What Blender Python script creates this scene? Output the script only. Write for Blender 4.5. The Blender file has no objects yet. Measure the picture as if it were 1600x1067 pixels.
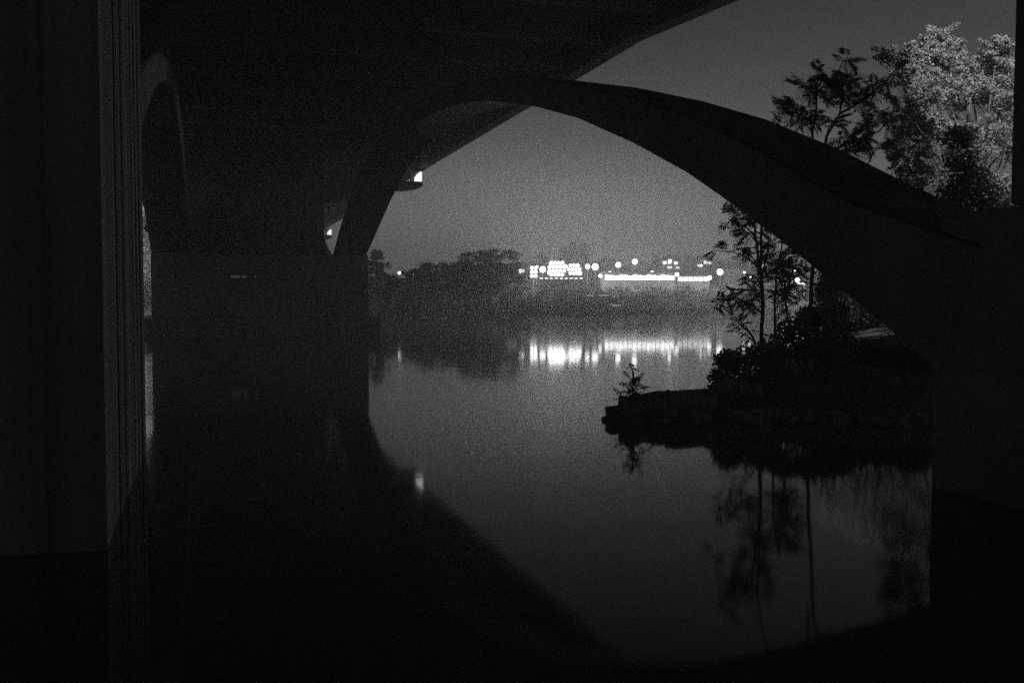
import bpy, bmesh, math, random
from mathutils import Vector, Matrix, noise
R = math.radians
rnd = random.Random(7)
scn = bpy.context.scene
col = scn.collection

# ------------------------------------------------------------------ camera
CAM_H, FPX = 2.0, 1556.0
HAZE = 0.0034
PITCH = math.atan((533.5 - 468.0) / FPX)
cam_d = bpy.data.cameras.new("camera")
cam_d.sensor_width = 36.0
cam_d.lens = FPX / 1600.0 * 36.0
cam_d.clip_start, cam_d.clip_end = 0.05, 6000
cam = bpy.data.objects.new("camera", cam_d)
cam.location = (0, 0, CAM_H)
cam.rotation_euler = (R(90) - PITCH, 0, 0)
col.objects.link(cam)
scn.camera = cam

# ------------------------------------------------------------------ world, added fill sun
SKY_STRENGTH = 0.072
w = bpy.data.worlds.new("World"); scn.world = w
w.use_nodes = True
nt = w.node_tree; nt.nodes.clear()
sky = nt.nodes.new("ShaderNodeTexSky"); sky.sky_type = 'NISHITA'; sky.sun_disc = False
sky.sun_elevation = R(8); sky.sun_rotation = 0.0; sky.air_density = 1.0; sky.dust_density = 1.0
# night glow is the same all round: look the sky up by height alone
tcw = nt.nodes.new("ShaderNodeTexCoord"); sx = nt.nodes.new("ShaderNodeSeparateXYZ"); cx_ = nt.nodes.new("ShaderNodeCombineXYZ")
sq = nt.nodes.new("ShaderNodeMath"); sq.operation = 'MULTIPLY'; om = nt.nodes.new("ShaderNodeMath"); om.operation = 'SUBTRACT'; om.inputs[0].default_value = 1.0
rt = nt.nodes.new("ShaderNodeMath"); rt.operation = 'SQRT'; pw = nt.nodes.new("ShaderNodeMath"); pw.operation = 'POWER'; pw.inputs[1].default_value = 1.1; ml = nt.nodes.new("ShaderNodeMath"); ml.operation = 'MULTIPLY'
nt.links.new(tcw.outputs["Generated"], sx.inputs[0]); nt.links.new(sx.outputs[2], sq.inputs[0]); nt.links.new(sx.outputs[2], sq.inputs[1])
nt.links.new(sq.outputs[0], om.inputs[1]); nt.links.new(om.outputs[0], rt.inputs[0]); nt.links.new(rt.outputs[0], cx_.inputs[0]); nt.links.new(sx.outputs[2], cx_.inputs[2])
nt.links.new(cx_.outputs[0], sky.inputs[0])
bw = nt.nodes.new("ShaderNodeRGBToBW")
bg = nt.nodes.new("ShaderNodeBackground"); bg.inputs[1].default_value = SKY_STRENGTH
wo = nt.nodes.new("ShaderNodeOutputWorld")
nt.links.new(sky.outputs[0], bw.inputs[0]); nt.links.new(bw.outputs[0], pw.inputs[0]); # light pollution: the glow thickens toward the horizon
oz = nt.nodes.new("ShaderNodeMath"); oz.operation = 'SUBTRACT'; oz.inputs[0].default_value = 1.0; oz.use_clamp = True
p3 = nt.nodes.new("ShaderNodeMath"); p3.operation = 'POWER'; p3.inputs[1].default_value = 4.4
nt.links.new(sx.outputs[2], oz.inputs[1]); nt.links.new(oz.outputs[0], p3.inputs[0]); nt.links.new(p3.outputs[0], ml.inputs[1])
nt.links.new(pw.outputs[0], ml.inputs[0]); nt.links.new(ml.outputs[0], bg.inputs[0]); nt.links.new(bg.outputs[0], wo.inputs[0])

sd = bpy.data.lights.new("fill_sun", 'SUN'); sd.energy = 0.085; sd.angle = R(110); sd.color = (1, .98, .95)  # added wide soft fill that lifts the dark faces; no such source exists
so = bpy.data.objects.new("fill_sun", sd); so.rotation_euler = (R(72), 0, R(90)); col.objects.link(so)

scn.view_settings.view_transform = 'Standard'
scn.view_settings.look = 'None'
scn.view_settings.gamma = 1.0
scn.view_settings.exposure = 0.0
scn.view_settings.use_curve_mapping = False
scn.cycles.use_denoising = False
scn.cycles.sample_clamp_direct = 3.0
scn.cycles.max_bounces = 6
scn.cycles.diffuse_bounces = 3
scn.cycles.glossy_bounces = 3
scn.cycles.sample_clamp_indirect = 2.0
scn.cycles.caustics_reflective = True
scn.cycles.caustics_refractive = False

# ------------------------------------------------------------------ helpers
def px(x, y, Y):
    """photo direction -> the point on it that lies Y metres out"""
    c, u = FPX, 533.5 - y
    f = c * math.cos(PITCH) + u * math.sin(PITCH)
    z = -c * math.sin(PITCH) + u * math.cos(PITCH)
    k = Y / f
    return Vector(((x - 800) * k, Y, CAM_H + z * k))

def mat(name, base, rough=0.9, var=0.35, scale=3.0, bump=0.3, bscale=20.0, spec=0.3, stretch=(1, 1, 1)):
    m = bpy.data.materials.new(name); m.use_nodes = True
    n = m.node_tree; b = n.nodes["Principled BSDF"]
    tc = n.nodes.new("ShaderNodeTexCoord"); mp = n.nodes.new("ShaderNodeMapping")
    mp.inputs["Scale"].default_value = stretch
    n.links.new(tc.outputs["Object"], mp.inputs[0])
    t = n.nodes.new("ShaderNodeTexNoise"); t.inputs["Scale"].default_value = scale; t.inputs["Detail"].default_value = 8
    n.links.new(mp.outputs[0], t.inputs["Vector"])
    cr = n.nodes.new("ShaderNodeValToRGB")
    a, c = base * (1 - var), base * (1 + var)
    cr.color_ramp.elements[0].position = .3; cr.color_ramp.elements[1].position = .7
    cr.color_ramp.elements[0].color = (a, a, a, 1); cr.color_ramp.elements[1].color = (c, c, c, 1)
    n.links.new(t.outputs["Fac"], cr.inputs[0]); n.links.new(cr.outputs[0], b.inputs["Base Color"])
    b.inputs["Roughness"].default_value = rough
    b.inputs["Specular IOR Level"].default_value = spec
    if bump:
        t2 = n.nodes.new("ShaderNodeTexNoise"); t2.inputs["Scale"].default_value = bscale; t2.inputs["Detail"].default_value = 6
        n.links.new(mp.outputs[0], t2.inputs["Vector"])
        bp = n.nodes.new("ShaderNodeBump"); bp.inputs["Strength"].default_value = bump; bp.inputs["Distance"].default_value = .05
        n.links.new(t2.outputs["Fac"], bp.inputs["Height"]); n.links.new(bp.outputs[0], b.inputs["Normal"])
    return m

def emit(name, strength, val=1.0):
    m = bpy.data.materials.new(name); m.use_nodes = True
    b = m.node_tree.nodes["Principled BSDF"]
    b.inputs["Base Color"].default_value = (.8, .8, .8, 1)
    b.inputs["Emission Color"].default_value = (val, val, val, 1)
    b.inputs["Emission Strength"].default_value = strength
    return m

def leafmat(name, base):
    m = bpy.data.materials.new(name); m.use_nodes = True
    n = m.node_tree; b = n.nodes["Principled BSDF"]
    g = n.nodes.new("ShaderNodeTexCoord"); t = n.nodes.new("ShaderNodeTexNoise")
    t.inputs["Scale"].default_value = 2.5; t.inputs["Detail"].default_value = 4
    n.links.new(g.outputs["Object"], t.inputs["Vector"])
    cr = n.nodes.new("ShaderNodeValToRGB"); cr.color_ramp.elements[0].position = .35; cr.color_ramp.elements[1].position = .65
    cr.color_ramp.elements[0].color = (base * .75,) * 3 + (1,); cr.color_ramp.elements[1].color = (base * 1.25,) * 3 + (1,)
    n.links.new(t.outputs["Fac"], cr.inputs[0]); n.links.new(cr.outputs[0], b.inputs["Base Color"])
    b.inputs["Roughness"].default_value = 1.0; b.inputs["Specular IOR Level"].default_value = .0
    tr = n.nodes.new("ShaderNodeBsdfTranslucent"); n.links.new(cr.outputs[0], tr.inputs[0])
    mx = n.nodes.new("ShaderNodeMixShader"); mx.inputs[0].default_value = .45
    out = n.nodes["Material Output"]
    n.links.new(b.outputs[0], mx.inputs[1]); n.links.new(tr.outputs[0], mx.inputs[2]); n.links.new(mx.outputs[0], out.inputs[0])
    return m

M = dict(
    dark_top=mat("darkened_concrete", .10, .97, .4, 1.5, .5, 12, .05),
    concrete=mat("concrete", .23, .92, .3, .6, .35, 9, .2),
    board=mat("board_marked_concrete", .30, .9, .4, 2.2, .4, 14, .2, (1, 1, .06)),
    steel=mat("painted_steel", .12, .5, .2, 4, .05, 30, .4),
    bark=mat("bark", .09, .95, .4, 6, .5, 25, .1, (1, 1, .25)),
    earth=mat("earth", .07, .97, .5, .8, .5, 6, .1),
    rock=mat("rock", .13, .9, .4, 1.6, .5, 12, .2),
    gravel=mat("gravel", .35, .95, .3, 5, .5, 40, .1),
    roof=mat("roof_tile", .10, .85, .3, 2, .2, 20, .2),
    wall=mat("pale_render", .45, .9, .15, 1, .1, 20, .2),
    leaf=leafmat("leaf", .10),
    leaf_far=leafmat("far_foliage", .13),
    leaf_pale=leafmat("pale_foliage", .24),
    grass=leafmat("grass_blade", .09),
    lamp=emit("lamp_glass", 230),
    flood=emit("floodlight_glass", 150),
    win=emit("lit_window", 30),
    win_dim=emit("dim_lit_glass", 1.6),
    glow_step=emit("slab_glow", .35),
    win_b=emit("lit_window_b", 16),
    win_c=emit("lit_window_c", 5),
    win_faint=emit("faint_window", .03),
    small=emit("small_lamp_glass", 30),
    face_glow=emit("lit_face_glow", 1.3),
)

# water: a dark, almost still river
wm = bpy.data.materials.new("river_water"); wm.use_nodes = True
n = wm.node_tree; b = n.nodes["Principled BSDF"]
b.inputs["Base Color"].default_value = (.08, .08, .08, 1)
b.inputs["Roughness"].default_value = .055
b.inputs["IOR"].default_value = 1.333
tc = n.nodes.new("ShaderNodeTexCoord")
t = n.nodes.new("ShaderNodeTexNoise"); t.inputs["Scale"].default_value = .9; t.inputs["Detail"].default_value = 4
n.links.new(tc.outputs["Object"], t.inputs["Vector"])
bp = n.nodes.new("ShaderNodeBump"); bp.inputs["Strength"].default_value = .07; bp.inputs["Distance"].default_value = .02
n.links.new(t.outputs["Fac"], bp.inputs["Height"]); n.links.new(bp.outputs[0], b.inputs["Normal"])
M["water"] = wm

def obj(name, me, m=None, parent=None, **tags):
    if isinstance(me, bmesh.types.BMesh):
        d = bpy.data.meshes.new(name); bmesh.ops.recalc_face_normals(me, faces=me.faces[:]); me.to_mesh(d); me.free(); me = d
    if m is not None and me.materials.find(m.name) < 0:
        me.materials.append(m)
    o = bpy.data.objects.new(name, me); col.objects.link(o)
    if parent is not None: o.parent = parent
    for k, v in tags.items(): o[k] = v
    return o

def empty(name, loc=(0, 0, 0), rz=0.0, **tags):
    o = bpy.data.objects.new(name, None); o.empty_display_size = .2; col.objects.link(o)
    o.location = loc; o.rotation_euler = (0, 0, rz)
    for k, v in tags.items(): o[k] = v
    return o

def pymesh(name, v, f):
    d = bpy.data.meshes.new(name); d.from_pydata(v, [], f); d.update(); return d

def bx(bm, x0, x1, y0, y1, z0, z1, bev=0.0):
    vs = [bm.verts.new((x, y, z)) for x in (x0, x1) for y in (y0, y1) for z in (z0, z1)]
    fs = [(0, 1, 3, 2), (4, 6, 7, 5), (0, 4, 5, 1), (2, 3, 7, 6), (0, 2, 6, 4), (1, 5, 7, 3)]
    faces = [bm.faces.new([vs[i] for i in q]) for q in fs]
    if bev:
        es = list({e for fc in faces for e in fc.edges})
        bmesh.ops.bevel(bm, geom=es, offset=bev, segments=1, affect='EDGES')
    return bm

def box(name, m, parent, *a, bev=0.0, **tags):
    return obj(name, bx(bmesh.new(), *a, bev=bev), m, parent, **tags)

def tube(v, f, pts, rads, n=7, cap=True):
    """append a tapered tube to vertex/face lists"""
    base = len(v); pts = [Vector(p) for p in pts]
    for i, p in enumerate(pts):
        d = (pts[min(i + 1, len(pts) - 1)] - pts[max(i - 1, 0)]).normalized()
        a = d.cross(Vector((.31, .95, .05))).normalized(); c = d.cross(a).normalized()
        for k in range(n):
            an = 2 * math.pi * k / n
            v.append(tuple(p + (a * math.cos(an) + c * math.sin(an)) * rads[i]))
    for i in range(len(pts) - 1):
        for k in range(n):
            q = base + i * n
            f.append((q + k, q + (k + 1) % n, q + n + (k + 1) % n, q + n + k))
    if cap:
        f.append(tuple(base + k for k in range(n))[::-1]); f.append(tuple(base + (len(pts) - 1) * n + k for k in range(n)))

def wob(pts, amt, seed):
    r = random.Random(seed); out = [Vector(pts[0])]
    for i in range(1, len(pts)):
        a, c = Vector(pts[i - 1]), Vector(pts[i])
        L = (c - a).length
        for q in (.33, .66):
            out.append(a.lerp(c, q) + Vector((r.uniform(-1, 1), r.uniform(-1, 1), r.uniform(-.5, .5))) * amt * L)
        out.append(c)
    return out

# ------------------------------------------------------------------ setting: water, banks, hills
obj("river", pymesh("river", [(-430, -70, 0), (430, -70, 0), (430, 340, 0), (-430, 340, 0)], [(0, 1, 2, 3)]), M["water"], kind="structure")

def seg_d(p, a, c):
    ax, ay = a; cx, cy = c; dx, dy = cx - ax, cy - ay
    t = max(0, min(1, ((p[0] - ax) * dx + (p[1] - ay) * dy) / (dx * dx + dy * dy)))
    return math.hypot(p[0] - ax - t * dx, p[1] - ay - t * dy)

def sdist(p, poly):
    d = 1e9; inside = False; n = len(poly)
    for i in range(n):
        a, c = poly[i], poly[(i + 1) % n]
        d = min(d, seg_d(p, a, c))
        if (a[1] > p[1]) != (c[1] > p[1]) and p[0] < (c[0] - a[0]) * (p[1] - a[1]) / (c[1] - a[1]) + a[0]:
            inside = not inside
    return d if inside else -d

NEAR = [(1.6, 16.55), (2.3, 16.2), (3.2, 16.1), (5, 16.1), (7, 15.4), (10, 13.6), (16, 8), (40, -4), (140, -20),
        (200, 60), (120, 110), (70, 88), (30, 62), (16, 48), (10.5, 38), (7.4, 29), (5.4, 23), (4.3, 19.6), (3.7, 17.9), (2.9, 17.3), (2.1, 17.2)]
FAR = [(-400, 60), (-120, 72), (-48, 92), (-15, 109), (4, 126), (36, 157), (70, 180), (140, 190), (400, 170), (900, 400), (900, 1190), (-890, 1190), (-890, 200)]

def near_h(x, y):
    d = sdist((x, y), NEAR)
    nz = noise.noise(Vector((x * .7, y * .7, 3))) * .16 + noise.noise(Vector((x * 2.3, y * 2.3, 8))) * .06
    if d < 0: return max(-1.2, d * .8)
    return min(.16 + .26 * d, 1.0 + .03 * d) + nz * min(1, d * 2) if d < 60 else 2.6

def far_h(x, y):
    d = sdist((x, y), FAR)
    if d < 0: return max(-1.5, d * .5)
    h = .3 * min(d, 1) + min(d, 14) * .2 + max(0, min(d - 14, 60)) * .03
    h += max(0, d - 45) * .055 * (1 if x > -20 else .5) * min(1, 1)
    h = min(h, 15)
    return h + noise.noise(Vector((x * .06, y * .06, 1))) * min(1.2, d * .05)

def grid(name, xs, ys, hf, m):
    v = [(x, y, hf(x, y)) for y in ys for x in xs]; nx = len(xs)
    f = [(j * nx + i, j * nx + i + 1, (j + 1) * nx + i + 1, (j + 1) * nx + i) for j in range(len(ys) - 1) for i in range(nx - 1)]
    me = pymesh(name, v, f)
    for p in me.polygons: p.use_smooth = True
    return obj(name, me, m, kind="structure")

def frange(a, c, s):
    out = []
    while a <= c + 1e-6: out.append(a); a += s
    return out
grid("riverbank", frange(0.5, 12, .25) + frange(12.8, 30, .9) + frange(34, 180, 6), frange(-24, 8, 2) + frange(9, 14.5, .5) + frange(14.75, 24, .25) + frange(25, 60, 1) + frange(63, 115, 5), near_h, M["earth"])
grid("far_bank_ground", frange(-420, -120, 20) + frange(-110, 90, 2.5) + frange(100, 420, 20), frange(60, 210, 2.5) + frange(215, 335, 6), far_h, M["earth"])

# ------------------------------------------------------------------ bridge (local x across, local y along)
TH = R(17)
bridge = empty("arch_bridge", (0, 0, 0), TH, label="dark concrete open spandrel arch bridge crossing the river overhead", category="bridge")
def BW(lat, s, z):
    return Vector((lat * math.cos(TH) - s * math.sin(TH), lat * math.sin(TH) + s * math.cos(TH), z))

def prism(name, prof, x0, x1, m, parent, bev=.04):
    """prof: closed (y,z) outline extruded across x0..x1"""
    bm = bmesh.new()
    a = [bm.verts.new((x0, y, z)) for y, z in prof]; c = [bm.verts.new((x1, y, z)) for y, z in prof]
    nn = len(prof)
    bm.faces.new(a); bm.faces.new(c[::-1])
    for i in range(nn): bm.faces.new((a[i], c[i], c[(i + 1) % nn], a[(i + 1) % nn]))
    bmesh.ops.recalc_face_normals(bm, faces=bm.faces[:])
    if bev:
        es = [e for e in bm.edges if len(e.link_faces) == 2 and e.calc_face_angle(0) > 1.0]
        bmesh.ops.bevel(bm, geom=es, offset=bev, segments=1, affect='EDGES')
    return obj(name, bm, m, parent)

INTR = [(8.7, 1.2), (9.32, 1.52), (9.71, 1.73), (10.52, 2.13), (11.93, 2.82), (13.58, 3.58), (14.66, 4.05), (16.84, 4.86), (19.64, 5.78), (22.55, 6.56), (26.3, 7.4),
        (29.5, 7.93), (33.3, 8.32), (36.5, 8.5), (40.0, 8.5), (43.2, 8.25), (46.3, 7.8), (49.74, 7.03), (57.52, 4.73), (59.5, 4.2)]
EXTR = [(8.2, 2.55), (10.2, 3.15), (11.15, 3.54), (12.54, 4.16), (14.64, 4.97), (16.87, 5.69), (19.75, 6.51), (23.77, 7.51), (28, 8.3),
        (33, 9.0), (37.5, 9.35), (41.5, 9.4), (46, 9.15), (50, 8.6), (54.5, 7.45), (58.64, 6.02), (62.49, 4.5), (62.49, 4.0)]
RIBS = [(7.4, 8.9), (-2.9, -.8)]
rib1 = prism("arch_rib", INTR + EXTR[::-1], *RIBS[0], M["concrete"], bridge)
rib1.data.materials.append(M["dark_top"])          # upward faces painted darker to offset the sky light on the rib's top
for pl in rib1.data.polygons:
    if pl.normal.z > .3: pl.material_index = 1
prism("arch_rib", [q for q in INTR if q[0] > 12.5] + [q for q in EXTR if q[0] > 12][::-1], RIBS[1][0], RIBS[1][1] - .1, M["concrete"], bridge)
S2, L2 = 73.5, 42.0
def p2(u, top):
    z0, rise = (4.5, 4.7) if top else (4.1, 4.2)
    return z0 + rise * (1 - (2 * u - 1) ** 2)
i2 = [(S2 + 4.5 + (L2 - 9) * k / 20, p2(k / 20, False) - (0 if 0 < k < 20 else .1)) for k in range(21)]
e2 = [(S2 + L2 * k / 20, p2(k / 20, True)) for k in range(21)]
for a, c in RIBS:
    prism("arch_rib", i2 + e2[::-1], a, c, M["concrete"], bridge)

# near pier: two legs standing in the water, a column above the right one
bm = bmesh.new()
prof = [(2.6, -1.5), (8.91, -1.5), (8.91, 1.2), (8.80, 2.9), (2.6, 2.9)]
prism("pier_leg", prof, 7.44, 10.4, M["concrete"], bridge)
prism("spandrel_column", [(2.9, 2.905), (7.86, 2.905), (7.80, 11.25), (2.9, 11.25)], 7.42, 9.6, M["concrete"], bridge)
# the left leg carries vertical formwork board marks
r = random.Random(3)
bm = bmesh.new()
ss = [8.5]
while ss[-1] < 14.1: ss.append(min(14.1, ss[-1] + r.choice((.09, .14, .2, .27, .42)) * r.uniform(.8, 1.2)))
for i in range(len(ss) - 1):
    off = r.uniform(-.014, .014)
    bx(bm, -1.2, -.8 + off, ss[i] + (.004 if i else 0), ss[i + 1] - .004, -1.5, 11.25)
bx(bm, -4.6, -.87, 8.53, 14.05, -1.5, 11.24)
obj("pier_leg", bm, M["board"], bridge, label="board-marked left pier leg with vertical streaks")

def pier(sc, cap_s, cap_z, back):
    a, c = sc - 4.6, sc + back
    pz = 4.55
    box("footing", M["concrete"], bridge, -3.75, 9.45, a - .9, c + .9, -1.5, 1.0, bev=.06)
    box("pier_wall", M["concrete"], bridge, -2.9, 8.9, a, c, 1.003, pz, bev=.05)
    box("cross_wall", M["concrete"], bridge, -1.3, 6.8, sc - 1.0, sc + 1.6, pz + .002, 11.25, bev=.03)
    box("impost", M["concrete"], bridge, -3.25, -2.898, sc - 3.5, sc - 1.0, 5.8, 6.08, bev=.03)
    # cantilevered cap with a rounded tip, tapering outwards under the deck edge
    pr = [(6.6, cap_z - 1.5), (8.9, cap_z - .95), (11.0, cap_z - .42), (12.6, cap_z - .28), (13.1, cap_z - .16), (13.25, cap_z), (13.1, cap_z + .1), (12.5, cap_z + .16), (6.6, cap_z + .2)]
    for mirror in (False, True):
        bm = bmesh.new()
        pts = [((6.0 - x) if mirror else x, z) for x, z in pr]
        va = [bm.verts.new((x, cap_s - .7, z)) for x, z in pts]; vc = [bm.verts.new((x, cap_s + .7, z)) for x, z in pts]
        bm.faces.new(va); bm.faces.new(vc[::-1])
        for i in range(len(pts)): bm.faces.new((va[i], vc[i], vc[(i + 1) % len(pts)], va[(i + 1) % len(pts)]))
        obj("pier_cap", bm, M["concrete"], bridge)
pier(62.0, 63.3, 9.3, 13.0)
pier(116.5, 111.9, 8.9, 4.0)
for a, c in ((1.25, 1.75), (1.85, 2.1), (2.55, 2.62)):   # added glowing slots standing in for far lit windows behind the pier
    sl = box("far_window_glow", M["steel"], bridge, a - .03, c + .03, 57.37, 57.398, 3.16, 3.36)
    box("pane", M["win_faint"], sl, a, c, 57.34, 57.368, 3.2, 3.32)
for a, c in RIBS:   # short posts that carry the deck on the ribs
    for s in (36.0, 40.0, 44.0, 48.0, 52.0):
        e = max(z0 + (z1 - z0) * (s - s0) / (s1 - s0) for (s0, z0), (s1, z1) in zip(EXTR, EXTR[1:]) if s0 <= s <= s1 and s1 > s0)
        box("spandrel_post", M["concrete"], bridge, a + .3, c - .3, s - .15, s + .3, e - .5, 10.76)

# deck: slab, edge beams that flare outward near the camera, cross beams, parapets
EDGE = [(-62, 14.9), (10, 14.9), (25.5, 14.58), (30.5, 13.78), (60, 13.75), (172, 13.75)]
def edge_strip(name, o0, o1, z0, z1, sign, m):
    v, f = [], []
    for s, e in EDGE:
        for o in (o0, o1):
            x = e + o
            if sign < 0: x = 6.0 - x
            v += [(x, s, z0), (x, s, z1)]
    for i in range(len(EDGE) - 1):
        q = i * 4; p = q + 4
        f += [(q, p, p + 1, q + 1), (q + 2, q + 3, p + 3, p + 2), (q, q + 2, p + 2, p), (q + 1, p + 1, p + 3, q + 3)]
    f += [(0, 1, 3, 2), (len(v) - 4, len(v) - 2, len(v) - 1, len(v) - 3)]
    bm = bmesh.new(); vs = [bm.verts.new(p) for p in v]
    for q in f: bm.faces.new([vs[i] for i in q])
    return obj(name, bm, m, bridge)
for sg in (1, -1):
    edge_strip("edge_beam", -.55, 0, 10.5, 12.0, sg, M["concrete"])
    pa = edge_strip("parapet", -.40, -.12, 12.003, 12.95, sg, M["concrete"])
    edge_strip("walkway_kerb", -2.6, -.56, 11.82, 11.97, sg, M["concrete"])
box("deck_slab", M["concrete"], bridge, -7.35, 13.35, -62, 172, 11.3, 11.8)
prism("sky_blocker", [(-24, -1.5), (-27, 11.28), (-61.5, 11.28), (-61.5, -1.5)], -10.5, 16.5, M["concrete"], bridge)  # unseen block added behind the camera to cut sky light on the piers
s = -24.0
while s < 165:
    box("cross_beam", M["concrete"], bridge, -7.2, 13.15, s, s + .35, 10.75, 11.297)
    s += 4.0

def lit_face(cap_s, cap_z, label):  # added glowing panel imitating a lit pier face above the cap
    t = empty("lit_face_panel", BW(12.85, cap_s - .35, cap_z + .13), TH, label=label, category="lamp", group="lamps on the pier caps")
    bm = bmesh.new()
    bx(bm, -.3, .4, .02, .4, 0, .1); bx(bm, -.3, .4, .3, .4, .1, .8); obj("panel_backing", bm, M["steel"], t)
    bm = bmesh.new()
    pts = [(-.06, .12), (.38, .12), (.38, .72), (.26, .72), (.1, .58), (-.06, .34)]
    a = [bm.verts.new((x, .05, z)) for x, z in pts]; c = [bm.verts.new((x, .28, z)) for x, z in pts]
    bm.faces.new(a); bm.faces.new(c[::-1])
    for i in range(len(pts)): bm.faces.new((a[i], c[i], c[(i + 1) % len(pts)], a[(i + 1) % len(pts)]))
    obj("glow_panel", bm, M["face_glow"], t)
lit_face(63.3, 9.3, "bright lamp on the cap of the nearer pier")
lit_face(111.9, 8.9, "small bright lamp on the farther pier cap seen through the gap")

# street lamp on the bridge deck: it lights the pale tree on the right
def deck_lamp(lat, s, power):
    t = empty("bridge_street_lamp", BW(lat, s, 11.8), TH, label="tall street lamp on the bridge deck lighting the pale tree", category="street lamp")
    v, f = [], []; tube(v, f, [(0, 0, 0), (0, 0, 5.2)], [.09, .06], 10); obj("pole", pymesh("pole", v, f), M["steel"], t)
    v, f = [], []; tube(v, f, [(0, 0, 5.2), (.3, 0, 5.45), (.9, 0, 5.5)], [.05, .04, .04], 8); obj("arm", pymesh("arm", v, f), M["steel"], t)
    hd = box("lamp_head", M["steel"], t, .75, 1.35, -.14, .14, 5.47, 5.6, bev=.03)
    box("lens", M["lamp"], hd, .82, 1.3, -.1, .1, 5.44, 5.468)
    ld = bpy.data.lights.new("lamp_light", 'POINT'); ld.energy = power; ld.shadow_soft_size = .5
    lo = bpy.data.objects.new("lamp_light", ld); col.objects.link(lo); lo.parent = t; lo.location = (1.05, 0, 4.9)
deck_lamp(12.25, 13.0, 22000)

# ------------------------------------------------------------------ foliage builders
def leaf_quad(v, f, p, size, r, up=.3):
    a = Vector((r.gauss(0, 1), r.gauss(0, 1), r.gauss(0, .7))).normalized()
    nrm = a.cross(Vector((r.gauss(0, 1), r.gauss(0, 1), r.gauss(0, 1) + up))).normalized()
    c = nrm.cross(a); q = len(v); s = size * r.uniform(.6, 1.3)
    v += [tuple(p - a * s), tuple(p + c * s * .45), tuple(p + a * s), tuple(p - c * s * .45)]
    f.append((q, q + 1, q + 2, q + 3))

def crown_mesh(name, clumps, per, size, seed):
    """clumps: (x,y,z,radius) -> many leaf faces, denser toward each clump's skin"""
    r = random.Random(seed); v, f = [], []
    for x, y, z, rad in clumps:
        for _ in range(per):
            d = Vector((r.gauss(0, 1), r.gauss(0, 1), r.gauss(0, 1))).normalized() * rad * (r.random() ** .45) * r.uniform(.8, 1.15)
            leaf_quad(v, f, Vector((x, y, z)) + Vector((d.x, d.y, d.z * .85)), size, r)
    return pymesh(name, v, f)

def plume_crown(name, clumps, plumes, per, size, seed):
    """feathery crown: every clump is a spray of tapering, upswept plumes of small leaves"""
    r = random.Random(seed); v, f = [], []
    for x, y, z, rad in clumps:
        for _ in range(plumes):
            o_ = Vector((r.gauss(0, 1), r.gauss(0, 1), r.gauss(0, 1))).normalized() * rad * r.uniform(.0, .75)
            d = (o_.normalized() * .7 + Vector((r.gauss(0, .5), r.gauss(0, .5), r.uniform(.2, 1.2)))).normalized()
            L = rad * r.uniform(.6, 1.35); wd = rad * r.uniform(.16, .3)
            for _ in range(per):
                q = r.random() ** .8
                p = Vector((x, y, z)) + o_ + d * L * q + Vector((0, 0, -.25 * L * q * q))
                k = wd * (1.05 - q) ** .6
                leaf_quad(v, f, p + Vector((r.gauss(0, k), r.gauss(0, k), r.gauss(0, k * .8))), size, r)
    return pymesh(name, v, f)

def make_proto(kind, seed):
    """unit-height tree meshes (trunk, crown); height 1 scaled later"""
    r = random.Random(seed); H = 8.0; cl = []
    tv, tf = [], []
    if kind == "round":
        for _ in range(84):
            d = Vector((r.gauss(0, 1), r.gauss(0, 1), r.gauss(0, .9))).normalized() * r.random() ** .4
            cl.append((d.x * 2.7, d.y * 2.7, 4.3 + d.z * 3.3, r.uniform(.45, .85)))
        th = 4.0
    elif kind == "poplar":
        for _ in range(60):
            q = r.random(); wdt = 1.15 * math.sin(math.pi * min(1, q * .9 + .08)) ** .6
            an = r.uniform(0, 6.28); k = r.random() ** .5
            cl.append((math.cos(an) * wdt * k, math.sin(an) * wdt * k, 1.2 + q * 6.4, r.uniform(.35, .65)))
        th = 6
    elif kind == "loose":
        for _ in range(64):
            an = r.uniform(0, 6.28); k = r.random() ** .5 * 2.6; z = r.uniform(1.4, 7.5)
            k *= math.sqrt(max(.04, 1 - ((z - 4.0) / 3.7) ** 2))
            cl.append((math.cos(an) * k, math.sin(an) * k, z, r.uniform(.4, .85)))
        th = 5.5
    else:  # shrub
        for _ in range(34):
            an = r.uniform(0, 6.28); k = r.random() ** .5 * 3.3; q = k / 3.3
            cl.append((math.cos(an) * k, math.sin(an) * k, r.uniform(.1, .95) * 5.6 * (1 - .55 * q * q) + .6, r.uniform(.7, 1.2)))
        th = 2
    tube(tv, tf, wob([(0, 0, -.6), (0.05, 0, th * .5), (.1, .1, th)], .05, seed), [.2, .18, .17, .15, .12, .1, .05], 7)
    for c in cl[::4]:
        s0 = Vector((.05, .03, min(th, max(.5, c[2] - 1.6))))
        tube(tv, tf, wob([s0, Vector(c[:3])], .08, seed + 5), [.07, .05, .035, .02], 5)
    crown = crown_mesh(kind + "_crown", cl, 62, .19, seed)
    crown.materials.append(M["leaf_pale" if kind == "shrub" else "leaf_far"])
    trunk = pymesh(kind + "_trunk", tv, tf); trunk.materials.append(M["bark"])
    return trunk, crown
PROTO = {k: [make_proto(k, 11 * i + j) for j in range(n_)] for i, (k, n_) in enumerate((("round", 3), ("poplar", 2), ("loose", 2), ("shrub", 3)))}

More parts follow.
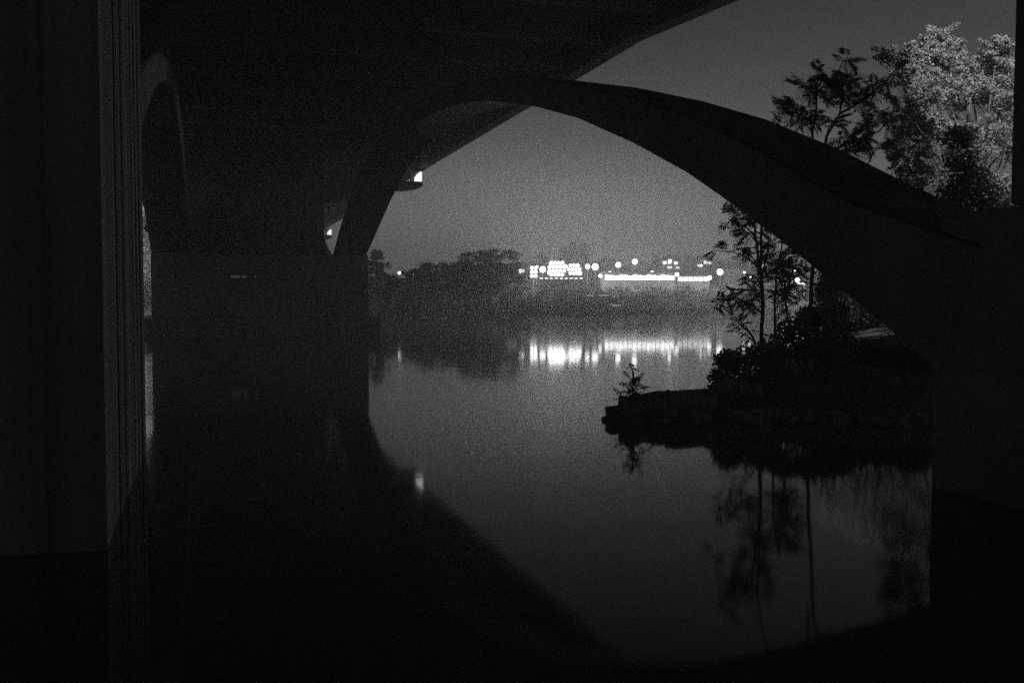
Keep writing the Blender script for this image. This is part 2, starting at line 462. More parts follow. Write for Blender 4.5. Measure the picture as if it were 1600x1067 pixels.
ORD = ["first", "second", "third", "fourth", "fifth", "sixth", "seventh", "eighth", "ninth", "tenth", "eleventh", "twelfth", "thirteenth", "fourteenth", "fifteenth", "sixteenth", "seventeenth", "eighteenth", "nineteenth",
       "twentieth", "twenty-first", "twenty-second", "twenty-third", "twenty-fourth", "twenty-fifth", "twenty-sixth", "twenty-seventh", "twenty-eighth", "twenty-ninth", "thirtieth", "thirty-first", "thirty-second", "thirty-third", "thirty-fourth", "thirty-fifth", "thirty-sixth"]
cnt = [0]
def tree(kind, x, top, Y, label, group=None, name=None, width=1.0, ground=None):
    """a far tree whose top shows at photo (x, top), standing Y metres out"""
    p = px(x, top, Y)
    g = far_h(p.x, Y) if ground is None else ground
    h = max(1.5, p.z - g)
    tr, cr = PROTO[kind][cnt[0] % len(PROTO[kind])]; cnt[0] += 1
    nm = name or {"round": "broadleaf_tree", "poplar": "poplar_tree", "loose": "open_crowned_tree", "shrub": "shrub"}[kind]
    t = empty(nm, (p.x, Y, g), rnd.uniform(0, 6.28), label=label, category="shrub" if kind == "shrub" else "tree")
    if group: t["group"] = group
    k = h / {"round": 7.9, "poplar": 8.0, "loose": 8.0, "shrub": 6.0}[kind]
    t.scale = (k * width, k * width, k)
    a = obj("trunk" if kind != "shrub" else "stems", tr, None, t); b_ = obj("crown", cr, None, t); b_["kind"] = "stuff"
    return t

# far bank, left of the lights
tree("poplar", 588, 390, 113, "tall narrow tree right beside the bridge pier across the water", width=1.5)
tree("round", 610, 428, 116, "low rounded tree under the two small lights, next to the narrow tree", width=1.5)
tree("round", 672, 402, 117, "broad dome-shaped tree standing alone in front of the open sky", width=1.5)
tree("loose", 716, 406, 122, "small ragged tree just right of the broad dome-shaped tree", width=1.4)
tree("loose", 745, 390, 125, "taller open tree left of the first bright lamp, left of a twin", width=1.4)
tree("poplar", 764, 390, 128, "narrow upright tree between two open trees", width=1.6)
tree("loose", 782, 387, 128, "open-crowned tree whose twigs reach the leftmost bright lamp", width=1.45)
tree("round", 640, 436, 113, "short bushy tree at the water's edge below the dome-shaped tree", width=1.2)
tree("shrub", 690, 448, 114, "pale rounded bush on the waterline left of the lamps")
tree("round", 655, 411, 119, "rounded crown leaning against the left side of the dome-shaped tree", width=1.4)
tree("round", 697, 409, 121, "rounded crown against the right side of the dome-shaped tree", width=1.4)
tree("round", 730, 399, 124, "full round tree left of the taller open tree", width=1.35)
# in the far background
for x, y, Y, k, lb in [(880, 386, 182, "poplar", "leftmost slim tree rising behind the brightest lamps"), (897, 377, 185, "poplar", "tallest slim tree rising behind the brightest lamps"),
                       (912, 380, 186, "poplar", "slim tree just right of the tallest one behind the lamps"), (935, 398, 190, "round", "round tree behind the pair of lamps"),
                       (952, 402, 200, "loose", "ragged tree on the slope left of the highest lamp"), (1010, 405, 215, "round", "round tree between the highest lamp and the upper house"),
                       (1025, 398, 240, "poplar", "slim tree just left of the upper lit house"), (1075, 398, 245, "round", "round tree between the two upper lit houses"),
                       (1122, 400, 225, "round", "rounded tree behind the lone bright lamp on the right"), (1150, 396, 230, "loose", "ragged tree on the skyline behind the near tall trunk"),
                       (848, 396, 180, "loose", "open tree above the left end of the bright lamps"), (825, 404, 170, "round", "round tree behind the leftmost bright lamps"),
                       (975, 412, 205, "round", "low round tree under the highest lamp"), (1180, 408, 215, "round", "dark tree on the slope behind the near tall trunk"),
                       (1215, 402, 215, "round", "dark tree on the slope above the lit canopy"), (1250, 408, 220, "round", "tree on the slope right of the lit canopy")]:
    tree(k, x, y, Y, lb, "trees on the far slope", width=1.15)
# behind the left of the bridge, dark mass and the strip seen between pier and leg
tree("round", 232, 358, 104, "lit tree seen in the narrow gap beside the board-marked pier leg", width=1.1)
tree("round", 205, 366, 101, "tree left of the narrow gap, behind the board-marked pier leg", width=1.2)
tree("round", 512, 384, 150, "pale tree top seen in the small gap under the far pier lamp", width=1.2)
# shrubs along the far waterline
def shore(x):
    Y = 100.0
    while Y < 200 and sdist((px(x, 490, Y).x, Y), FAR) < .3: Y += .5
    return Y
for i in range(36):
    x = 590 + i * 17 + rnd.uniform(-6, 6)
    y = (466 if x < 800 else 460) + rnd.uniform(-8, 12)
    tree("shrub", x, y, shore(x) + rnd.uniform(1.0, 3.0), "grey bush in the hedge along the far waterline, %s from the pier" % ORD[i], "bushes along the far waterline", width=rnd.uniform(1.0, 1.6))
for i in range(26):
    x = 800 + i * 17 + rnd.uniform(-6, 6)
    tree("shrub", x, 441 + rnd.uniform(-1, 7), shore(x) + rnd.uniform(7, 11), "bush just below the row of lights, %s from the left" % ORD[i], "bushes below the row of lights", width=rnd.uniform(.9, 1.3))

# ------------------------------------------------------------------ far lamps and buildings
def globe(name, m, rad, parent, z, sy=1.0):
    bm = bmesh.new(); bmesh.ops.create_uvsphere(bm, u_segments=12, v_segments=8, radius=rad)
    for q in bm.verts: q.co.z = q.co.z * sy + z
    return obj(name, bm, m, parent)

def far_lamp(x, y, Y, label, rad=.3, m="lamp", h=None, group="street lamps on the far bank"):
    rad *= 1.5
    p = px(x, y, Y); g = far_h(p.x, Y)
    h = max(1.2, p.z - g)
    t = empty("street_lamp", (p.x, Y, p.z - h), 0, label=label, category="street lamp", group=group)
    v, f = [], []; tube(v, f, [(0, 0, -.2), (0, 0, h - rad * .9)], [.07, .045], 8); obj("pole", pymesh("pole", v, f), M["steel"], t)
    globe("globe", M[m], rad, t, h)
    bm = bmesh.new(); bmesh.ops.create_cone(bm, cap_ends=True, segments=12, radius1=rad * .6, radius2=.05, depth=rad * .5, matrix=Matrix.Translation((0, 0, h + rad * 1.15))); obj("cap", bm, M["steel"], t)
far_lamp(815, 423, 150, "leftmost bright street lamp on the far bank", .28)
far_lamp(848, 421, 152, "bright lamp second from the left, before the first big floodlight", .33)
far_lamp(918, 416.5, 158, "smaller left lamp of the pair right of the floodlights", .27)
far_lamp(930, 417, 158, "brighter right lamp of the pair right of the floodlights", .36)
far_lamp(966, 414, 162, "single lamp above the left half of the long lit building", .3)
far_lamp(992, 409, 168, "highest single lamp above the long lit building", .32)
far_lamp(1047, 408, 200, "lamp in front of the upper lit house", .25)
far_lamp(1125, 425, 165, "lone bright lamp right of the long lit building", .36)
far_lamp(1235, 438, 172, "left lamp of the pair over the lit canopy behind the saplings", .3)
far_lamp(1246, 438, 172, "right lamp of the pair over the lit canopy behind the saplings", .3)
for x, y, Y, lb, gr in [(624, 426.5, 140, "left one of two small lights above the rounded tree on the left", "small lights on the left skyline"), (644, 427.5, 140, "right one of two small lights above the rounded tree on the left", "small lights on the left skyline"),
                    (1163, 426, 175, "small dim lamp left of the near tall trunk", "small lamps behind the saplings"), (1172, 432, 175, "small lamp close beside the near tall trunk", "small lamps behind the saplings"),
                    (1192, 416, 190, "small lamp just right of the near tall trunk", "small lamps behind the saplings"), (1096, 415, 195, "small lamp below the right upper house", "small lamps behind the saplings"),
                    (1242, 422, 185, "tiny lamp above the lit canopy", "small lamps behind the saplings")]:
    far_lamp(x, y, Y, lb, .16, "small", group=gr)

far_lamp(210, 385, 94, "street lamp behind the board-marked pier leg lighting the tree in the gap", .42)
for i, (x, y, Y, rd) in enumerate([(839, 417, 158, .16), (858, 426, 150, .2), (884, 416, 160, .2), (907, 427, 152, .18), (938, 431, 152, .2), (953, 426, 166, .16), (1019, 425.5, 170, .18), (1058, 429, 156, .22), (1109, 434, 157, .24)]):
    far_lamp(x, y, Y, "small promenade lamp among the bright band of lights, %s from the left" % ORD[i], rd, group="small lamps of the bright band")
def flood(x, y, Y, cols, rows, label, sz=.54):
    p = px(x, y, Y); g = far_h(p.x, Y); h = p.z - g
    t = empty("floodlight_mast", (p.x, Y, g), 0, label=label, category="floodlight", group="floodlight masts on the far bank")
    v, f = [], []; tube(v, f, [(0, .2, -.2), (0, .2, h + rows * .35)], [.13, .08], 8); obj("pole", pymesh("pole", v, f), M["steel"], t)
    bm = bmesh.new()
    for j in range(rows): bx(bm, -cols * .3, cols * .3, .06, .12, h + (j - (rows - 1) / 2) * .6 - .04, h + (j - (rows - 1) / 2) * .6 + .04)
    obj("crossbar", bm, M["steel"], t)
    for j in range(rows):
        w_ = max(1, cols * math.sqrt(1 - ((j - (rows - 1) / 2) / (rows / 2 + .15)) ** 2) + .2)
        for i in range(int(round(w_))):
            cx = (i - (int(round(w_)) - 1) / 2) * .56; cz = h + (j - (rows - 1) / 2) * .6
            hd = box("floodlight_head", M["steel"], t, cx - sz / 2, cx + sz / 2, -.14, .05, cz - sz / 2, cz + sz / 2, bev=.12)
            bm = bmesh.new(); bmesh.ops.create_cone(bm, cap_ends=True, segments=14, radius1=sz * .5, radius2=sz * .44, depth=.04, matrix=Matrix.Translation((cx, -.165, cz)) @ Matrix.Rotation(R(90), 4, 'X'))
            obj("lens", bm, M["flood"], hd)
flood(834, 425, 151, 2, 3, "small floodlight mast right of the leftmost bright lamp")
flood(870, 420, 153, 5, 4, "largest and brightest floodlight mast of the far bank")
flood(897, 421, 154, 4, 3, "second large floodlight mast, right of the brightest one")

# low lit edging wall below the floodlights
def lit_wall(x0, x1, y, Y, label):
    a, c = px(x0, y, Y), px(x1, y, Y); g = min(far_h(a.x, Y), far_h(c.x, Y)) - .4
    t = empty("edging_wall", ((a.x + c.x) / 2, Y, g), 0, label=label, category="wall")
    L = (c.x - a.x) / 2; h = a.z - g
    box("wall", M["wall"], t, -L, L, 0, .3, 0, h, bev=.03)
    k = 9
    for i in range(k):
        cx = -L + (i + .5) * 2 * L / k
        box("light_strip", M["win_dim"], t, cx - L / k * .6, cx + L / k * .6, -.03, -.002, h - .28, h - .1)
lit_wall(842, 912, 433, 147, "low wall with a thin line of lights under the floodlights")

def long_building():
    Y = 160; a, c = px(944, 430, Y), px(1056, 430, Y); e = px(1110, 432, Y)
    g = 3.2; top = px(950, 427.5, Y).z; b0 = px(950, 438, Y).z
    t = empty("long_building", (a.x, Y, g), 0, label="long low building with a blazing row of windows on the far bank", category="building")
    L = c.x - a.x; H = top - g
    box("wall", M["wall"], t, 0, L, .1, 6, 0, H)
    box("roof", M["roof"], t, -.4, L + .2, -.25, 6.4, H + .002, H + .22, bev=.04)
    k = 15
    for i in range(k):
        x0 = .15 + i * (L - .3) / k; x1 = x0 + (L - .3) / k - .09
        fr = box("window", M["steel"], t, x0 - .05, x1 + .05, .04, .098, b0 - g, H - .12)
        box("pane", M[("win", "win_b", "win", "win", "win_b")[(i * 3) % 5 if i else 1]], fr, x0, x1, .0, .038, b0 - g + .05, H - .17 - .1 * ((i * 7) % 3))
    L2_ = e.x - a.x
    t2 = empty("glazed_annex", (a.x + L + .35, Y + .4, g), 0, label="lower dim-lit annex joining the long building on its right", category="building")
    H2 = px(1080, 431.5, Y).z - g; W = L2_ - L - .35
    box("wall", M["wall"], t2, 0, W, .1, 5, 0, H2)
    box("roof", M["roof"], t2, -.1, W + .3, -.2, 5.2, H2 + .002, H2 + .15, bev=.03)
    for i in range(6):
        x0 = .1 + i * (W - .2) / 6; x1 = x0 + (W - .2) / 6 - .1
        fr = box("window", M["steel"], t2, x0 - .03, x1 + .03, .04, .098, H2 - .85, H2 - .08)
        box("pane", M["win_dim"], fr, x0, x1, .0, .038, H2 - .8, H2 - .12)
long_building()

def house(x, y, Y, wd, hh, label, lit, m="win_dim"):
    p = px(x, y, Y); g = min(far_h(p.x, Y), p.z - hh)
    t = empty("house", (p.x, Y, p.z - hh), 0, label=label, category="house", group="lit houses on the far slope")
    box("wall", M["wall"], t, -wd / 2, wd / 2, 0, 5, -2, hh * .62)
    bm = bmesh.new()
    q = [(-wd / 2 - .4, hh * .62), (wd / 2 + .4, hh * .62), (0, hh)]
    a = [bm.verts.new((X, -.4, Z)) for X, Z in q]; c = [bm.verts.new((X, 5.4, Z)) for X, Z in q]
    bm.faces.new(a); bm.faces.new(c[::-1])
    for i in range(3): bm.faces.new((a[i], c[i], c[(i + 1) % 3], a[(i + 1) % 3]))
    rf = obj("roof", bm, M["roof"], t)
    box("chimney", M["wall"], rf, wd * .18, wd * .18 + .5, 2, 2.6, hh * .7, hh + .5)
    for i, (u, z, ww, wh) in enumerate(lit):
        fr = box("window", M["steel"], t, u - ww / 2 - .06, u + ww / 2 + .06, -.06, -.002, z - wh / 2 - .06, z + wh / 2 + .06)
        box("pane", M[m], fr, u - ww / 2, u + ww / 2, -.1, -.062, z - wh / 2, z + wh / 2)
house(1048, 397, 232, 5.0, 3.6, "upper lit house directly above the long building's right end", [(-1.4, 1.6, .9, .8), (-.3, 1.7, .8, .9), (1.2, 1.5, .9, .7), (-.2, .5, 1.1, .5), (1.6, .45, .8, .4)])
house(1101, 397, 232, 3.8, 3.4, "right-hand lit house on the slope, left of the near saplings", [(-1.1, .7, 1.0, .5), (.2, 1.5, .8, .8), (1.1, 1.3, .8, .6)])
house(1145, 412, 215, 4.2, 3.2, "dim house on the slope behind the tall thin trunk", [(.6, 1.2, .5, .5)], "win_faint")

# lit canopy behind the saplings
p = px(1240, 444, 176)
t = empty("lit_canopy", (p.x, 176, far_h(p.x, 176)), 0, label="small open shelter with a bright canopy edge behind the saplings", category="shelter")
hz = p.z - far_h(p.x, 176)
box("roof", M["roof"], t, -2.3, 2.1, 0, 2.5, hz + .1, hz + .25)
box("light_strip", M["win"], t, -1.9, 2.0, -.06, -.004, hz - .02, hz + .2)
for x in (-2.1, -.7, .7, 1.9): box("post", M["wall"], t, x - .08, x + .08, .1, .26, -.5, hz + .098)
box("back_wall", M["wall"], t, -2.2, 2.0, 2.2, 2.4, -.5, hz + .09)

# pale slabs on the bank; a glowing front strip makes each look lit
for x, y, wd, Y, lb in [(921, 461.5, 1.0, 133, "left one of two pale lit slabs low on the far bank"), (943, 461.5, 1.5, 134, "right one of two pale lit slabs low on the far bank"), (962, 477, 1.4, 131, "small pale slab nearest the water below the two lit slabs")]:
    p = px(x, y, Y)
    t = empty("landing_step", (p.x, Y, p.z), R(4), label=lb, category="step", group="landing steps on the far bank")
    box("tread", M["wall"], t, -wd / 2, wd / 2, -.5, .7, -.12, .08, bev=.03)
    for u in (-1, 1): box("leg", M["steel"], t, u * (wd / 2 - .15) - .05, u * (wd / 2 - .15) + .05, 0, .1, -p.z - .5, -.118)
    box("front_glow", M["glow_step"], t, -wd / 2 + .1, wd / 2 - .1, -.53, -.503, -.07, .05)

# ------------------------------------------------------------------ near bank: rocks, shrubs, saplings
def rock_mesh(seed, boxy):
    r = random.Random(seed); bm = bmesh.new()
    for k in range(8 if boxy else 22):
        if boxy: q = Vector((1 if k & 1 else -1, 1 if k & 2 else -1, 1 if k & 4 else -1)) * r.uniform(.75, 1.0) + Vector((r.uniform(-.22, .22), r.uniform(-.22, .22), r.uniform(-.2, .2)))
        else: q = Vector((r.gauss(0, 1), r.gauss(0, 1), r.gauss(0, 1))).normalized() * r.uniform(.75, 1.05)
        bm.verts.new(q)
    if boxy:
        for _ in range(9):
            q = Vector([r.uniform(-.9, .9) for _ in range(3)]); k = max(range(3), key=lambda i: abs(q[i])); q[k] = math.copysign(r.uniform(.9, 1.12), q[k]); bm.verts.new(q)
    res = bmesh.ops.convex_hull(bm, input=bm.verts[:])
    bmesh.ops.delete(bm, geom=[g for g in res["geom_interior"] if isinstance(g, bmesh.types.BMVert)], context='VERTS')
    bmesh.ops.delete(bm, geom=[q for q in bm.verts if not q.link_faces], context='VERTS')
    bmesh.ops.bevel(bm, geom=bm.edges[:], offset=.05, segments=1, affect='EDGES')
    me = bpy.data.meshes.new("rock"); bm.to_mesh(me); bm.free(); me.materials.append(M["rock"]); return me
RK = [rock_mesh(i, i < 3) for i in range(7)]
def rock(i, x, y, z, sx, sy, sz, rz, label, group="rocks on the spit"):
    o = obj("rock", RK[i], None, None, label=label, category="rock", group=group)
    o.location = (x, y, z); o.scale = (sx, sy, sz); o.rotation_euler = (0, 0, rz)
rock(0, 1.72, 16.5, .1, .14, .2, .12, .1, "square block rock at the very tip of the spit")
rock(1, 1.62, 16.4, .0, .11, .16, .09, .5, "small low rock in the water under the tip block")
rock(2, 1.98, 16.5, .18, .2, .3, .24, .2, "upright rock behind the tip block, beside the spit's sprig")
rock(1, 2.38, 16.6, .2, .30, .35, .28, 0.1, "rounded-top rock left of the flat slab on the spit")
rock(0, 2.98, 16.7, .2, .46, .4, .25, .04, "long flat slab on top of the spit")
rock(3, 2.5, 16.2, .08, .3, .25, .2, .8, "wide rock at the front waterline of the spit")
for i, (x, y, z, sx_, sy_, sz_) in enumerate([(2.62, 16.55, .43, .13, .16, .08), (3.3, 16.6, .42, .17, .2, .09), (3.62, 16.9, .5, .24, .25, .2), (3.95, 16.6, .45, .2, .3, .22), (2.05, 16.6, .36, .1, .14, .09)]):
    rock(3 + (i * 3) % 4, x, y, z, sx_, sy_, sz_, i * 1.3, "loose stone lying on top of the spit, %s counted from the bush side" % ORD[(3, 2, 1, 0, 4)[i]])
for i in range(16):
    x = 2.9 + i * .27 + rnd.uniform(-.1, .1)
    y = 16.0 - max(0, x - 5) * .32 + rnd.uniform(-.1, .15)
    sz = rnd.uniform(.13, .3)
    rock(3 + i % 4, x, y, .05, sz * 1.2, sz, sz * .8, rnd.uniform(0, 6), "dark rock along the bank's waterline, %s from the spit" % ORD[i], "rocks along the bank's waterline")

def frond_mesh(seed, pairs=7):
    """one compound leaf, unit length along +x, drooping"""
    r = random.Random(seed); v, f = [], []
    def pt(t): return Vector((t * (1 - .12 * t), r.uniform(-.01, .01), .16 * t - .5 * t * t))
    ax = [pt(i / 8) for i in range(9)]
    tube(v, f, ax, [.011 - .0008 * i for i in range(9)], 3, False)
    def leaflet(p, d, L):
        up = Vector((0, 0, 1)); side = d.cross(up).normalized(); q = len(v); wd = L * .135
        m1, m2 = p + d * L * .35, p + d * L * .7
        dr = Vector((0, 0, -.25 * L))
        pts = [p, m1 + side * wd + dr * .2, m2 + side * wd * .75 + dr * .55, p + d * L + dr, m2 - side * wd * .75 + dr * .55, m1 - side * wd + dr * .2]
        v.extend(tuple(x) for x in pts); f.extend([(q, q + 1, q + 2, q + 5), (q + 5, q + 2, q + 3, q + 4)])
    for i in range(pairs):
        t_ = .22 + .7 * i / (pairs - 1); p = pt(t_)
        L = .34 * (1 - .45 * abs(t_ - .5)) * r.uniform(.85, 1.15)
        for sgn in (1, -1):
            d = Vector((.45, sgn * .9, r.uniform(-.3, .1) - t_ * .4)).normalized()
            leaflet(p, d, L)
    leaflet(pt(1), Vector((.9, 0, -.45)).normalized(), .26)
    me = pymesh("leaf", v, f); me.materials.append(M["leaf"]); return me
FR = [frond_mesh(i, 6 + i % 3) for i in range(4)]

def sapling(name, label, stems, tips, Y, size, per, seed, category="tree", rads=None, group=None):
    r = random.Random(seed)
    base = px(*stems[0][0], Y)
    g = near_h(base.x, Y); org = Vector((base.x, Y, g))
    t = empty(name, org, 0, label=label, category=category)
    if group: t["group"] = group
    allp = []
    for si, st in enumerate(stems):
        pts = [px(x, y, Y) + Vector((0, (r.uniform(-.25, .25) if i else 0), 0)) - org for i, (x, y) in enumerate(st)]
        if si == 0: pts = [Vector((pts[0].x, 0, -.3))] + pts[0:] if pts[0].z > .05 else [pts[0] - Vector((0, 0, .3))] + pts
        w_ = wob(pts, .02, seed + si); k = len(w_)
        r0, r1 = (rads or (.06, .02)); r0 = r0 if si == 0 else r0 * .6
        v, f = [], []; tube(v, f, w_, [r0 + (r1 - r0) * i / (k - 1) for i in range(k)], 8)
        obj("trunk" if si == 0 else "limb", pymesh("trunk", v, f), M["bark"], t)
        allp += [q for i, q in enumerate(w_) if i > k * .25]
    bv, bf = [], []
    for tx, ty in tips:
        e = px(tx, ty, Y) + Vector((0, r.uniform(-.8, .8), 0)) - org
        cand = [q for q in allp if q.z < e.z - .12] or allp
        s0 = min(cand, key=lambda q: (q - e).length + r.uniform(0, .3))
        mid = s0.lerp(e, .55) + Vector((0, 0, .12 * (e - s0).length))
        tube(bv, bf, [s0, s0.lerp(mid, .5) + Vector((0, 0, .04)), mid, e], [.016, .013, .010, .005], 5)
        for q in range(per):
            o = obj("leaf", r.choice(FR), None, t)
            an = r.uniform(0, 2 * math.pi); el = r.uniform(-.7, 1.25)
            L = size * r.uniform(.65, 1.15)
            qq = r.random(); o.location = mid.lerp(e, (qq - .35) / .65) if qq > .35 else s0.lerp(mid, .4 + qq * 1.7); o.scale = (L, L, L)
            o.rotation_euler = (r.uniform(-1.0, 1.0), -el, an)
    obj("twigs", pymesh("twigs", bv, bf), M["bark"], t, kind="stuff")
    return t
sapling("tall_sapling", "tall thin dark tree rising behind the arch, its leafy crown above the rib", [[(1262, 522), (1268, 400), (1282, 280), (1293, 213), (1312, 178), (1314, 150), (1306, 112)], [(1270, 300), (1273, 205), (1276, 172), (1274, 130)], [(1312, 178), (1345, 160), (1380, 128)], [(1290, 240), (1330, 222), (1375, 205)]],
        [(1305, 104), (1300, 118), (1272, 118), (1278, 132), (1300, 135), (1255, 132), (1247, 148), (1265, 150), (1217, 163), (1212, 182), (1230, 180), (1247, 186), (1266, 192), (1290, 152), (1322, 116), (1340, 122), (1332, 140), (1356, 136), (1376, 146),
         (1397, 122), (1408, 110), (1386, 148), (1352, 152), (1372, 176), (1360, 188), (1402, 188), (1346, 206), (1371, 216), (1392, 220), (1402, 232), (1322, 216), (1336, 236), (1365, 242), (1240, 165), (1290, 195)],
        19.6, .38, 8, 21, rads=(.045, .012))
sapling("tall_sapling", "straight tall dark sapling with sparse leaves seen through the arch beside the lone lamp", [[(1190, 528), (1187, 470), (1184, 420), (1189, 350), (1196, 290), (1206, 235)], [(1186, 430), (1178, 380), (1176, 345), (1160, 325)]],
        [(1130, 318), (1142, 332), (1126, 346), (1151, 342), (1136, 360), (1152, 366), (1170, 345), (1120, 390), (1140, 388), (1160, 386), (1186, 386), (1100, 472), (1116, 482), (1140, 466), (1150, 486), (1160, 432), (1206, 382), (1216, 396), (1226, 412), (1142, 442), (1175, 460), (1210, 350), (1200, 330)],
        19.0, .29, 9, 31, rads=(.042, .014))
sapling("leafy_sapling", "short dense sapling just right of the straight tall one, in front of the canopy lights", [[(1211, 525), (1209, 470), (1212, 420), (1220, 370)], [(1233, 525), (1232, 470), (1238, 430), (1250, 400)]],
        [(1200, 402), (1222, 424), (1236, 402), (1248, 428), (1226, 444), (1204, 452), (1241, 384), (1256, 412), (1196, 432), (1236, 458), (1262, 440), (1214, 470), (1254, 470), (1228, 395)],
        20.5, .31, 11, 41, rads=(.032, .012))
sapling("low_sapling", "low leaning sapling at the bank's edge below the straight tall one", [[(1180, 535), (1165, 515), (1150, 500)]], [(1130, 505), (1145, 495), (1160, 505), (1172, 515), (1140, 520)], 18.6, .2, 3, 51, rads=(.018, .006))
sapling("spit_sprig", "small leafy sprig growing from the rocks at the spit's tip", [[(985, 640), (989, 612), (991, 580)]], [(990, 576), (981, 588), (1000, 586), (972, 600), (1006, 600), (966, 616), (984, 606), (1012, 612), (994, 600), (978, 614)], 16.5, .2, 4, 61, category="plant", rads=(.01, .004))

def bush(name, label, clumps, per, size, seed, m="leaf", group=None, category="bush"):
    c0 = clumps[0]; g = near_h(c0[0], c0[1])
    t = empty(name, (c0[0], c0[1], g), 0, label=label, category=category)
    if group: t["group"] = group
    loc = [(x - c0[0], y - c0[1], z - g, rd) for x, y, z, rd in clumps]
    o = obj("foliage", crown_mesh("foliage", loc, per, size, seed), M[m], t); o["kind"] = "stuff"
    v, f = [], []
    for x, y, z, rd in loc: tube(v, f, wob([(x * .3, y * .3, -.3), (x, y, z)], .1, seed), [.03, .025, .02, .01], 5)
    obj("stems", pymesh("stems", v, f), M["bark"], t)
    return t
def pc(x, y, Y, rpx): p = px(x, y, Y); return (p.x, p.y, p.z, rpx * Y / FPX)
bush("bank_bush", "dark bush overhanging the water at the bank's left end", [pc(1150, 575, 18, 34), pc(1125, 590, 17.6, 20), pc(1175, 560, 18.5, 32), pc(1135, 562, 18, 20), pc(1160, 605, 17.5, 35), pc(1120, 610, 17.4, 14), pc(1200, 590, 17.6, 40)], 420, .055, 1)
bush("bank_bush", "dark bush at the feet of the two tall saplings", [pc(1215, 545, 19, 30), pc(1250, 540, 19, 34), pc(1285, 535, 19, 34), pc(1235, 515, 20, 24), pc(1270, 505, 20.5, 26), pc(1310, 520, 20, 30), pc(1200, 560, 18.5, 30)], 420, .06, 2)
bush("bank_bush", "dark low thicket between the saplings and the arch foot", [pc(1330, 550, 19, 30), pc(1365, 552, 19, 26), pc(1400, 556, 18.5, 24), pc(1300, 560, 18, 30), pc(1430, 560, 18, 26)], 420, .06, 3)
bush("bank_bush", "dark dense shrub behind the saplings hiding the slope", [pc(1295, 478, 26, 30), pc(1290, 455, 27, 22), pc(1302, 428, 28, 26), pc(1300, 490, 25, 26), pc(1262, 496, 25, 22), pc(1300, 445, 27, 24)], 500, .07, 4)
bush("lit_shrub", "paler shrub behind the dark thicket near the foot of the arch", [pc(1335, 480, 34, 34), pc(1310, 500, 33, 28), pc(1365, 505, 33, 30), pc(1350, 525, 31, 26), pc(1325, 525, 32, 26), pc(1300, 460, 35, 22)], 520, .08, 5, "leaf_pale")

# pale tree lit by the bridge lamp
YT = 26.0
cl = [pc(*q) for q in [(1398, 92, 25, 26), (1420, 110, 26, 30), (1450, 120, 27, 32), (1466, 66, 26, 24), (1462, 95, 26, 30), (1492, 100, 27, 34), (1558, 82, 26, 26), (1535, 108, 27, 32), (1425, 160, 26, 34), (1455, 150, 25, 34),
      (1490, 150, 26, 36), (1530, 145, 26, 36), (1565, 150, 26, 34), (1425, 200, 26, 36), (1475, 205, 26, 38), (1405, 225, 27, 30), (1445, 245, 26, 38), (1505, 245, 26, 40), (1550, 225, 26, 40), (1590, 180, 26, 40), (1600, 110, 26, 36),
      (1630, 160, 27, 45), (1425, 280, 27, 34), (1475, 295, 26, 40), (1545, 300, 26, 42), (1600, 260, 26, 45), (1650, 220, 26, 50), (1500, 350, 26, 40), (1560, 370, 26, 45), (1640, 330, 26, 50), (1440, 330, 26, 36)]]
base = px(1520, 520, YT); g = near_h(base.x, YT)
t = empty("broadleaf_tree", (base.x, YT, g), 0, label="large pale leafy tree catching light above the arch on the right", category="tree")
loc = [(x - base.x, y - YT, z - g, rd) for x, y, z, rd in cl]
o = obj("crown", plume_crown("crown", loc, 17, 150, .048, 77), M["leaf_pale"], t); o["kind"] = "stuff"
v, f = [], []; tube(v, f, wob([(0, 0, -.4), (.05, 0, 2.4), (-.1, .1, 5.0), (-.3, 0, 6.6)], .03, 5), [.2, .19, .18, .16, .15, .13, .11, .08, .06, .03], 10); obj("trunk", pymesh("trunk", v, f), M["bark"], t)
v, f = [], []
for i, c in enumerate(loc): tube(v, f, wob([(0, 0, min(5.8, max(1.0, c[2] * (.35 + .3 * ((i * 7) % 10) / 10)))), c[:3]], .07, i), [.04, .03, .02, .008], 5)
obj("limbs", pymesh("limbs", v, f), M["bark"], t)

# pale gravel path behind the thicket
xs, ys = frange(9.2, 14.2, .25), frange(25.8, 30.3, .25)
pth = grid("gravel_path", xs, ys, lambda x, y: near_h(x, y) + .04 + max(0, y - 27) * .06, M["gravel"])

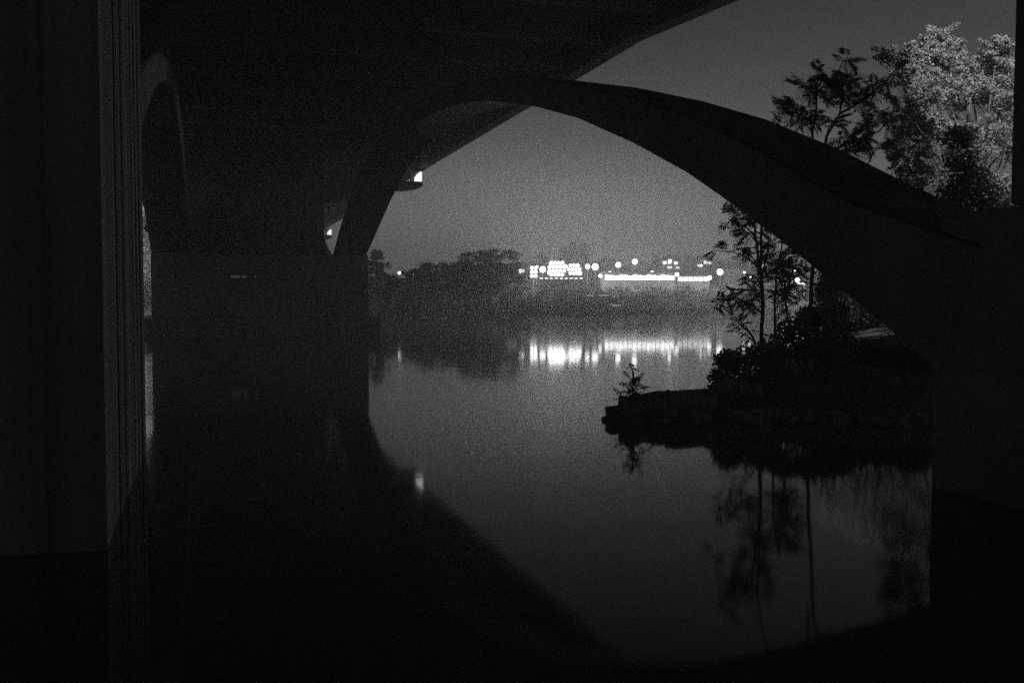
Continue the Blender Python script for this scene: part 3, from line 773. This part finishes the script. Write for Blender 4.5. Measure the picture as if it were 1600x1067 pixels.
# a leafy tree behind the arch rib: its foot shows under the rib, its top in the water
cl = [pc(*q) for q in [(1320, 330, 32, 40), (1360, 310, 32, 44), (1400, 330, 31, 44), (1440, 300, 31, 44), (1345, 380, 31, 44), (1390, 390, 31, 44), (1310, 400, 32, 36), (1430, 400, 30, 44), (1460, 360, 30, 44), (1335, 440, 31, 40), (1380, 450, 30, 40), (1425, 460, 30, 40), (1465, 440, 30, 40), (1300, 350, 33, 28), (1480, 320, 30, 40)]]
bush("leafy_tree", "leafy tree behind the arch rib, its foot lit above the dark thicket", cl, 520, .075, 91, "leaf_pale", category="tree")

# a second, darker tree standing right of and below it
cl = [pc(*q) for q in [(1500, 215, 23, 26), (1510, 260, 23, 34), (1495, 300, 23, 30), (1530, 290, 23, 34), (1520, 330, 23, 40), (1560, 320, 23, 34), (1480, 330, 23, 24)]]
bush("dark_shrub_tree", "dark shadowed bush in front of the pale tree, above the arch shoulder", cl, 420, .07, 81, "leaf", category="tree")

# grass on the bank
r = random.Random(5); v, f = [], []
for _ in range(9000):
    x, y = r.uniform(1.7, 13), r.uniform(13.5, 26)
    d = sdist((x, y), NEAR)
    if d < .12: continue
    z = near_h(x, y) - .02; h = r.uniform(.08, .3) * min(1, .4 + d); an = r.uniform(0, 6.28); wd = .006
    dx, dy = math.cos(an) * wd, math.sin(an) * wd; lx, ly = r.uniform(-.4, .4) * h, r.uniform(-.4, .4) * h
    q = len(v); v += [(x - dx, y - dy, z), (x + dx, y + dy, z), (x + lx * .4 + dx * .6, y + ly * .4 + dy * .6, z + h * .6), (x + lx, y + ly, z + h)]
    f += [(q, q + 1, q + 2), (q, q + 2, q + 3)]
obj("bank_grass", pymesh("bank_grass", v, f), M["grass"], None, kind="stuff", label="short dark grass covering the near bank", category="grass")

# ------------------------------------------------------------------ night haze over the river
hm = bpy.data.materials.new("haze_air"); hm.use_nodes = True
n = hm.node_tree; n.nodes.clear()
pv = n.nodes.new("ShaderNodeVolumePrincipled"); ho = n.nodes.new("ShaderNodeOutputMaterial")
pv.inputs["Color"].default_value = (.9, .9, .9, 1); pv.inputs["Density"].default_value = HAZE; pv.inputs["Anisotropy"].default_value = 0.5
n.links.new(pv.outputs[0], ho.inputs["Volume"])
obj("haze", bx(bmesh.new(), -440, 440, -80, 350, -3, 20), hm, None, kind="stuff", label="thin night haze hanging over the river", category="haze")
